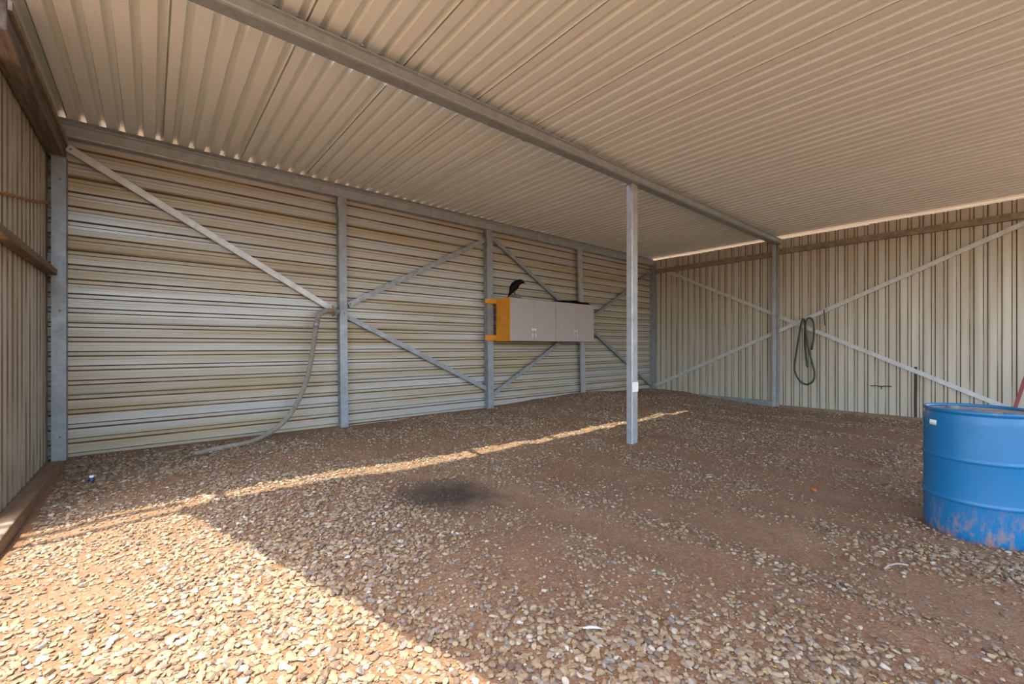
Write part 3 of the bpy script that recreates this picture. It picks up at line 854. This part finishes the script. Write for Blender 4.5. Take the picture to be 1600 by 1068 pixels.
# ---------------------------------------------------------------- odds and ends on the ground
def gpt(x, y, dz=0.0): return (x, y, float(gz(x, y)) + dz)
def leaf_mesh(L, W, th, bend=.15, n=8):
    mb = MB(); vs = []
    for i in range(n + 1):
        t = i / n; wd = W * math.sin(math.pi * (.06 + .9 * t)) ** .8
        z = bend * L * math.sin(math.pi * t)
        vs += [(L * (t - .5), -wd / 2, z), (L * (t - .5), 0, z + wd * .15), (L * (t - .5), wd / 2, z)]
    k = len(vs); vs += [(a, b, c - th) for a, b, c in vs]
    fs = []
    for i in range(n):
        for j in (0, 1):
            a = 3*i + j; fs.append((a, a + 3, a + 4, a + 1)); fs.append((k + a, k + a + 1, k + a + 4, k + a + 3))
        fs.append((3*i, k + 3*i, k + 3*i + 3, 3*i + 3)); fs.append((3*i + 2, 3*i + 5, k + 3*i + 5, k + 3*i + 2))
    mb.add(vs, fs, 0, True); return mb
root = tag(empty('feather', gpt(1.48, 1.20, .028), rz=-.75), 'pale bluish feather lying on the gravel in the foreground', 'feather')
leaf_mesh(.085, .022, .001, .08).build('vane', M_FEATHER, root)
mb = MB(); mb.tube([(-.062, 0, .0), (-.03, 0, .006), (.02, 0, .010)], [.0015, .0015, .0008], 6); mb.build('quill', M_TWIG, root)
mb = MB(); mb.tube(spline([(0, 0, 0), (.05, -.012, .008), (.10, -.045, .014), (.135, -.085, .010)]), .005, 8)
tag(mb.build('curved_twig', M_TWIG, loc=gpt(3.30, .50, .02)), 'pale curved twig on the dirt in front of the drum', 'twig')
o = tag(leaf_mesh(.07, .045, .004, .2).build('red_scrap', M_REDBIT, loc=gpt(4.60, 1.19, .012)), 'orange-red plastic scrap on the gravel between the drum and the post', 'scrap'); o.rotation_euler.z = .8
o = tag(leaf_mesh(.05, .035, .004, .25).build('red_scrap', M_RED, loc=gpt(5.36, 1.95, .012)), 'small dark red scrap on the gravel near the post', 'scrap'); o.rotation_euler.z = .3
root = tag(empty('bottle_cap', gpt(-.40, 5.32, .0)), 'small dark blue bottle top with a white cap lying in the left back corner', 'bottle top')
mb = MB(); mb.lathe([(0, 0), (.020, 0), (.024, .008), (.022, .034), (.014, .044), (0, .044)], 16); mb.build('neck', M_BLUECAP, root)
mb = MB(); mb.lathe([(.014, .0435), (.016, .045), (.016, .058), (.012, .062), (0, .062)], 16); mb.build('cap', M_WHITE, root)
def rock(name, x, y, size, seed, label, rz=0):
    P, f = stones(np.zeros(1), np.zeros(1), np.ones(1), 3, seed); P = P[0].copy(); P[:, 2] -= P[:, 2].mean()
    mb = MB(); mb.add((P * np.array(size)).tolist(), f.tolist(), 0, False)
    o = mb.build(name, M_STONE_ONE, loc=gpt(x, y, size[2] * .12)); o.rotation_euler.z = rz
    return tag(o, label, 'rock')
rock('flat_rock', .56, 1.76, (.13, .10, .07), 901, 'flat pinkish rock in the sunlit gravel at the bottom of the picture', .5)
rock('flat_rock', .22, 6.05, (.20, .14, .09), 902, 'flat brown rock by the back wall near the left corner', .1)
rock('flat_rock', .42, 6.2, (.16, .10, .10), 903, 'grey rock against the foot of the back wall near the left corner', .9)
rock('pale_rock', 1.79, 2.86, (.045, .04, .03), 904, 'small white rock at the near edge of the dark stain', .9)
rock('pale_rock', 1.72, .86, (.07, .055, .05), 905, 'pale rounded rock at the bottom right of the foreground', .2)
mb = MB(); mb.tube(spline([(0, 0, 0), (.06, .02, .012), (.13, .015, .010), (.20, .05, .006)]), [.006] * 25, 8)
tag(mb.build('dark_stick', M_STRAP, loc=gpt(.30, 5.55, .02)), 'short dark stick on the gravel near the left part of the back wall', 'stick')
# yellow petals blown over the right foreground, too small to count
pv, pf, off = [], [], 0
n_p = 0
while n_p < 130:
    x = RNG.uniform(1.3, 4.2); y = RNG.uniform(-.1, 1.9)
    if RNG.uniform() > math.exp(-((y - .7) / .75) ** 2): continue
    a = RNG.uniform(0, 6.28); L = RNG.uniform(.004, .009); z = float(gz(x, y)) + RNG.uniform(.008, .02)
    c, q = math.cos(a) * L, math.sin(a) * L
    base = [(x - c, y - q, z), (x + q * .5, y - c * .5, z + .003), (x + c, y + q, z + .002), (x - q * .5, y + c * .5, z + .003)]
    pv += base + [(p[0], p[1], p[2] - .001) for p in base]
    pf += [[off, off+1, off+2, off+3], [off+7, off+6, off+5, off+4], [off, off+4, off+5, off+1], [off+1, off+5, off+6, off+2], [off+2, off+6, off+7, off+3], [off+3, off+7, off+4, off]]
    off += 8; n_p += 1
pt_ = np_mesh('fallen_petals', np.array(pv), np.array(pf), [M_YELLOW])
tag(pt_, 'tiny yellow petals scattered over the right foreground gravel', 'petals', kind='stuff')
